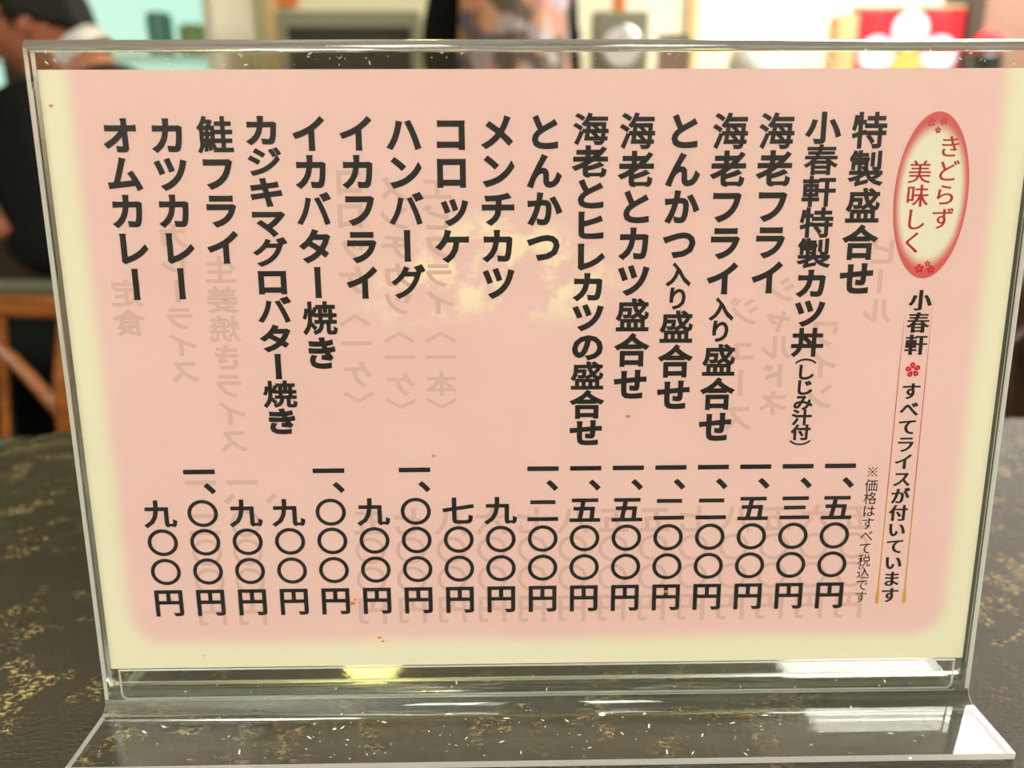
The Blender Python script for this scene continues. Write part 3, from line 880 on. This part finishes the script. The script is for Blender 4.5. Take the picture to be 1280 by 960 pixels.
t = thing('restaurant_table', 'neighbouring table the seated man leans over, dark top', 'table', (-1.63, 1.55, FZ))
obj('tabletop', prism(bmesh.new(), rrect(-0.36, 0.28, -0.45, 0.45, 0.05), 0.69, 0.72), MT['dark_wood'], t)
obj('column', lathe(bmesh.new(), [(0.04, 0.03), (0.035, 0.35), (0.05, 0.69)]), MT['dark_paint'], t)
obj('foot_plate', lathe(bmesh.new(), [(0.24, 0.0), (0.24, 0.015), (0.06, 0.03)]), MT['dark_paint'], t)
s = thing('stool', 'low dark stool the man in the suit sits on', 'stool', (-0.70, 1.52, FZ))
obj('seat', lathe(bmesh.new(), [(0.17, 0.285), (0.185, 0.295), (0.185, 0.315), (0.17, 0.325)]), MT['dark_wood'], s)
for a in range(4):
    an = PI/4 + a*PI/2
    obj('leg', tube(bmesh.new(), [(0.17*math.cos(an), 0.17*math.sin(an), 0), (0.12*math.cos(an), 0.12*math.sin(an), 0.29)], 0.014, 8), MT['dark_wood'], s)
# dark partition at the right edge
t = thing('partition', 'dark wooden partition screen at the right edge behind the chair', 'partition', (1.28, 1.30, FZ))
obj('panel', B(-0.38, 0.40, -0.012, 0.012, 0.03, 0.92), MT['dark_wood'], t)
for x in (-0.40, 0.42): obj('post', B(x-0.02, x+0.02, -0.02, 0.02, 0.0, 0.94, bev=0.003), MT['dark_wood'], t)
obj('cap_rail', B(-0.42, 0.44, -0.022, 0.022, 0.941, 0.96, bev=0.003), MT['dark_wood'], t)

# ------------------------------------------------------------------ counter and what stands on it
CT = 0.38
t = thing('service_counter', 'long wooden service counter along the back wall', 'counter', (0.5, 2.84, FZ))
obj('body', B(-1.40, 0.76, -0.22, 0.24, 0.0, 1.07), MT['counter'], t)
obj('worktop', B(-1.42, 0.77, -0.27, 0.25, 1.0705, 1.10, bev=0.004), MT['pale_wood'], t)
for i in range(4):
    x = -1.39 + 0.53*i
    f = obj('door', B(x+0.01, x+0.49, -0.238, -0.2205, 0.08, 1.04, bev=0.003), MT['counter'], t)
    obj('handle', tube(bmesh.new(), [(x+0.43, -0.25, 0.50), (x+0.43, -0.25, 0.62)], 0.006, 8), MT['metal'], f)

t = thing('oven', 'grey box oven with a dark window on the counter left of the floral apron', 'oven', (-0.5205, 2.80, CT))
bm = bmesh.new()
x0, x1, zt = -0.2445, 0.2445, 0.262
box(bm, x0, x1, -0.13, 0.22, 0.0, 0.012); box(bm, x0, x1, -0.15, 0.22, zt-0.05, zt)
box(bm, x0, x0+0.038, -0.15, 0.22, 0.0125, zt-0.0505); box(bm, x1-0.03, x1, -0.15, 0.22, 0.0125, zt-0.0505); box(bm, x0+0.039, x1-0.031, 0.20, 0.22, 0.0125, zt-0.0505)
obj('housing', bm, MT['oven_grey'], t)
d = obj('door', B(x0+0.0385, x1-0.0305, -0.145, -0.13, 0.0125, zt-0.051), MT['oven_dark'], t)
obj('handle', tube(bmesh.new(), [(-0.17, -0.165, 0.035), (0.17, -0.165, 0.035)], 0.007, 8), MT['metal'], d)

t = thing('bottle', 'dark bottle with a white label right of the floral apron', 'bottle', (0.235, 2.60, CT))
obj('glass', lathe(bmesh.new(), [(0.030, 0), (0.036, 0.006), (0.036, 0.16), (0.030, 0.19), (0.013, 0.225), (0.013, 0.30), (0.015, 0.31)]), MT['bottle'], t)
obj('paper_label', lathe(bmesh.new(), [(0.0364, 0.115), (0.0368, 0.116), (0.0368, 0.158), (0.0364, 0.159)]), MT['ceramic'], t)
obj('cap', lathe(bmesh.new(), [(0.0155, 0.3105), (0.0155, 0.335), (0.013, 0.338)]), MT['bottle'], t)

t = thing('desk_clock', 'square grey clock with a round white dial on the counter', 'clock', (0.405, 2.66, CT))
bm = bmesh.new()
box(bm, -0.095, 0.095, -0.04, 0.04, 0.0, 0.257, bev=0.008)
obj('case', bm, MT['oven_grey'], t)
f = bmesh.new(); lathe(f, [(0.075, 0), (0.075, 0.006), (0.066, 0.010), (0.066, 0.0105)]); bmesh.ops.rotate(f, verts=f.verts, matrix=Matrix.Rotation(PI/2, 3, 'X'))
obj('rim', f, MT['metal'], t, loc=(0, -0.0405, 0.14))
f = bmesh.new(); lathe(f, [(0.060, 0), (0.060, 0.003)]); bmesh.ops.rotate(f, verts=f.verts, matrix=Matrix.Rotation(PI/2, 3, 'X'))
dl = obj('dial', f, MT['ceramic'], t, loc=(0, -0.052, 0.14))
obj('hand', B(-0.002, 0.002, -0.006, -0.004, 0.0, 0.045), MT['bottle'], dl)
obj('hand', B(0.0, 0.035, -0.006, -0.004, -0.002, 0.002), MT['bottle'], dl)
t = tag(obj('carton', B(-0.02, 0.02, -0.02, 0.02, 0, 0.07, bev=0.002), MT['orange'], loc=(0.40, 2.66, CT+0.2571)), 'small orange carton on top of the grey clock', 'carton')

t = thing('photo_frame', 'small grey-rimmed frame with rosy picture on the counter', 'frame', (0.587, 2.62, CT))
bm = bmesh.new(); w_, h_ = 0.056, 0.183
box(bm, -w_, w_, -0.008, 0.008, 0, 0.012); box(bm, -w_, w_, -0.008, 0.008, h_-0.012, h_)
box(bm, -w_, -w_+0.012, -0.008, 0.008, 0.0125, h_-0.0125); box(bm, w_-0.012, w_, -0.008, 0.008, 0.0125, h_-0.0125)
obj('rim', bm, MT['oven_grey'], t)
obj('picture', B(-w_+0.0125, w_-0.0125, -0.003, 0.003, 0.0125, h_-0.0125), MT['brown'], t)
obj('stand', B(-0.01, 0.01, 0.0085, 0.05, 0.0, 0.02), MT['oven_grey'], t)

t = thing('lidded_pot', 'round white glazed pot on the counter before the bare wall', 'pot', (0.85, 2.62, CT))
obj('body', lathe(bmesh.new(), [(0.045, 0), (0.07, 0.03), (0.078, 0.08), (0.066, 0.125), (0.058, 0.135)]), MT['ceramic'], t, smooth=True)
obj('lid', lathe(bmesh.new(), [(0.062, 0.1355), (0.060, 0.145), (0.04, 0.165), (0.012, 0.173), (0.012, 0.182), (0.004, 0.186)]), MT['ceramic'], t, smooth=True)

tag(obj('wooden_box', B(-0.034, 0.034, -0.05, 0.05, 0, 0.262, bev=0.002), MT['pale_wood'], loc=(1.215, 2.76, CT)), 'narrow pale wooden box beside the red blossom banner', 'box')
tag(obj('wall_plaque', B(-0.04, 0.04, 0, 0.02, 0, 0.13, bev=0.002), MT['orange'], loc=(-0.825, 3.079, 0.735)), 'orange wooden plaque on the wall above the oven', 'plaque')

t = thing('banner', 'red cloth banner printed with a white blossom hanging by the dark post', 'banner', (1.528, 2.93, 0.16))
bm = bmesh.new(); nx = 40
g0 = [[bm.verts.new((-0.215 + 0.43*i/nx, 0.006*math.sin(i*0.55), 0.535*j/20)) for i in range(nx+1)] for j in range(21)]
for j in range(20):
    for i in range(nx): bm.faces.new((g0[j][i], g0[j][i+1], g0[j+1][i+1], g0[j+1][i]))
c_ = obj('cloth', bm, MT['red_cloth'], t, smooth=True); sd = c_.modifiers.new('t', 'SOLIDIFY'); sd.thickness = 0.002
for i in range(5):
    a = PI/2 + 2*PI*i/5; f = bmesh.new(); lathe(f, [(0.068, 0), (0.068, 0.002)], seg=32); bmesh.ops.rotate(f, verts=f.verts, matrix=Matrix.Rotation(PI/2, 3, 'X'))
    obj('petal', f, MT['flower_cloth'], t, loc=(0.011 + 0.125*math.cos(a), -0.009 - 0.0004*i, 0.335 + 0.125*math.sin(a)))
f = bmesh.new(); lathe(f, [(0.060, 0), (0.060, 0.002)], seg=24); bmesh.ops.rotate(f, verts=f.verts, matrix=Matrix.Rotation(PI/2, 3, 'X'))
obj('blossom_centre', f, MT['gold'], t, loc=(0.011, -0.0125, 0.335))
obj('rod', tube(bmesh.new(), [(-0.23, 0, 0.541), (0.21, 0, 0.541)], 0.006, 8), MT['pale_wood'], t)
tag(obj('wall_panel', B(0, 0.85, 0, 0.03, 0, 1.50), MT['brown'], loc=(1.805, 2.95, FZ)), 'rosy brown panel on the back wall at the right edge', 'panel')
t = thing('storage_jar', 'dark jar with a round red lid beside the brown panel', 'jar', (1.77, 2.80, 0.3805))
obj('body', lathe(bmesh.new(), [(0.05, 0), (0.055, 0.01), (0.055, 0.13), (0.045, 0.145)]), MT['bottle'], t)
obj('lid', lathe(bmesh.new(), [(0.047, 0.1455), (0.052, 0.16), (0.046, 0.19), (0.028, 0.213), (0.006, 0.221)]), MT['red_cloth'], t, smooth=True)
t = thing('pedestal_shelf', 'dark narrow stand under the red-lidded jar', 'stand', (1.77, 2.80, FZ))
obj('top', B(-0.09, 0.09, -0.08, 0.08, 1.08, 1.10), MT['dark_wood'], t)
obj('column', B(-0.03, 0.03, -0.03, 0.03, 0.02, 1.0795), MT['dark_wood'], t)
obj('foot', B(-0.09, 0.09, -0.08, 0.08, 0.0, 0.0195), MT['dark_wood'], t)

# refrigerated display cabinet with cold green light
t = thing('display_fridge', 'tall glass-door display fridge glowing mint green at the left', 'fridge', (-1.78, 2.80, FZ))
hw, hd, H = 0.83, 0.24, 1.95
bm = bmesh.new()
box(bm, -hw, hw, 0.20, hd, 0.0, H); box(bm, -hw, -hw+0.05, -0.22, 0.1995, 0, H); box(bm, hw-0.03, hw, -0.22, 0.1995, 0, H)
box(bm, -hw+0.0505, hw-0.0305, -0.22, 0.1995, 0, 0.12); box(bm, -hw+0.0505, hw-0.0305, -0.22, 0.1995, H-0.10, H)
obj('cabinet', bm, MT['ceramic'], t)
obj('lit_lining', B(-hw+0.055, hw-0.035, 0.185, 0.1995, 0.99, H-0.11), MT['cold_glow'], t)
obj('lower_panel', B(-hw+0.0505, hw-0.0305, -0.235, -0.2205, 0.13, 0.97), MT['dark_paint'], t)
for x0_, x1_ in ((-hw+0.055, 0.13), (0.20, hw-0.035)):
    d = bmesh.new(); box(d, x0_, x1_, -0.235, -0.222, 0.98, H-0.12)
    do = obj('door', d, MT['clear'], t)
    obj('handle', tube(bmesh.new(), [(x0_+0.06, -0.26, 1.05), (x0_+0.06, -0.26, 1.28)], 0.008, 8), MT['metal'], do)
obj('mullion', B(0.135, 0.195, -0.245, -0.10, 0.12, H-0.10), MT['dark_paint'], t)
shelves = (0.985, 1.235, 1.56)
for z in shelves: obj('shelf', B(-hw+0.056, hw-0.036, -0.08, 0.18, z-0.008, z), MT['ceramic'], t)
ORD = ('leftmost', 'second', 'third', 'fourth', 'fifth', 'sixth', 'seventh', 'eighth', 'ninth', 'tenth', 'eleventh', 'twelfth', 'thirteenth')
KIND = {'bottle': (0.033, 0.22, 'green'), 'canister': (0.045, 0.15, 'teal'), 'tub': (0.055, 0.11, 'lime')}
FRM = {}
for kd, (r_, h_, cn) in KIND.items():
    if kd == 'bottle': bmx = lathe(bmesh.new(), [(r_*0.9, 0), (r_, 0.008), (r_, h_*0.6), (0.012, h_*0.8), (0.012, h_), (0.009, h_+0.002)], seg=16)
    else: bmx = lathe(bmesh.new(), [(r_*0.85, 0), (r_*0.95, 0.008), (r_, h_*0.9), (r_*0.85, h_)], seg=16)
    mx = bpy.data.meshes.new(kd); bmx.to_mesh(mx); bmx.free(); mx.materials.append(MT[cn]); FRM[kd] = mx
for z, row in zip(shelves, ('bottom', 'middle', 'top')):
    k = 0
    for i in range(11):
        x = -hw + 0.13 + i*0.138 + random.uniform(-0.012, 0.012)
        if random.random() < 0.2 or x > hw-0.10: continue
        kd = random.choice(('bottle', 'canister', 'canister', 'tub'))
        o = bpy.data.objects.new(kd, FRM[kd]); COL.objects.link(o)
        o.location = (-1.78 + x, 2.80 + 0.04, FZ + z + 0.0005)
        colr = {'bottle': 'green glass bottle', 'canister': 'teal canister', 'tub': 'lime green tub'}[kd]
        where = 'leftmost' if k == 0 else ORD[k] + ' from the left'
        tag(o, '%s, %s on the %s fridge shelf' % (colr, where, row), kd, 'containers on the %s shelf of the fridge' % row)
        k += 1

# ------------------------------------------------------------------ lamps
def panel(x, y, w, d, label):
    t = thing('ceiling_light', label, 'lamp', (x, y, CZ-0.0005))
    fr = bmesh.new()
    box(fr, -w/2-0.02, w/2+0.02, -d/2-0.02, -d/2, -0.05, 0); box(fr, -w/2-0.02, w/2+0.02, d/2, d/2+0.02, -0.05, 0)
    box(fr, -w/2-0.02, -w/2, -d/2, d/2, -0.05, 0); box(fr, w/2, w/2+0.02, -d/2, d/2, -0.05, 0)
    obj('frame', fr, MT['ceramic'], t)
    obj('diffuser', B(-w/2, w/2, -d/2, d/2, -0.04, -0.03), MT['panel_lamp'], t)
panel(1.80, 2.10, 1.5, 0.95, 'ceiling light panel over the banner end of the counter')
panel(2.12, 2.82, 0.9, 0.35, 'added ceiling light panel in the corner over the rosy brown panel')  # unseen lamp, added to brighten the sheen on the table's right side
panel(-1.35, -1.35, 1.25, 1.0, 'ceiling light panel behind the viewer, on the left')
panel(1.35, -1.35, 1.25, 1.0, 'ceiling light panel behind the viewer, on the right')
t = thing('pendant_lamp', 'warm yellow globe pendant lamp above the counter', 'lamp', (-0.45, 2.05, CZ-0.0005))
bm = bmesh.new(); bmesh.ops.create_uvsphere(bm, u_segments=24, v_segments=14, radius=0.10)
obj('globe', bm, MT['warm_lamp'], t, loc=(0, 0, -0.30), smooth=True)
obj('cord', tube(bmesh.new(), [(0, 0, 0), (0, 0, -0.195)], 0.004, 6), MT['dark_paint'], t)
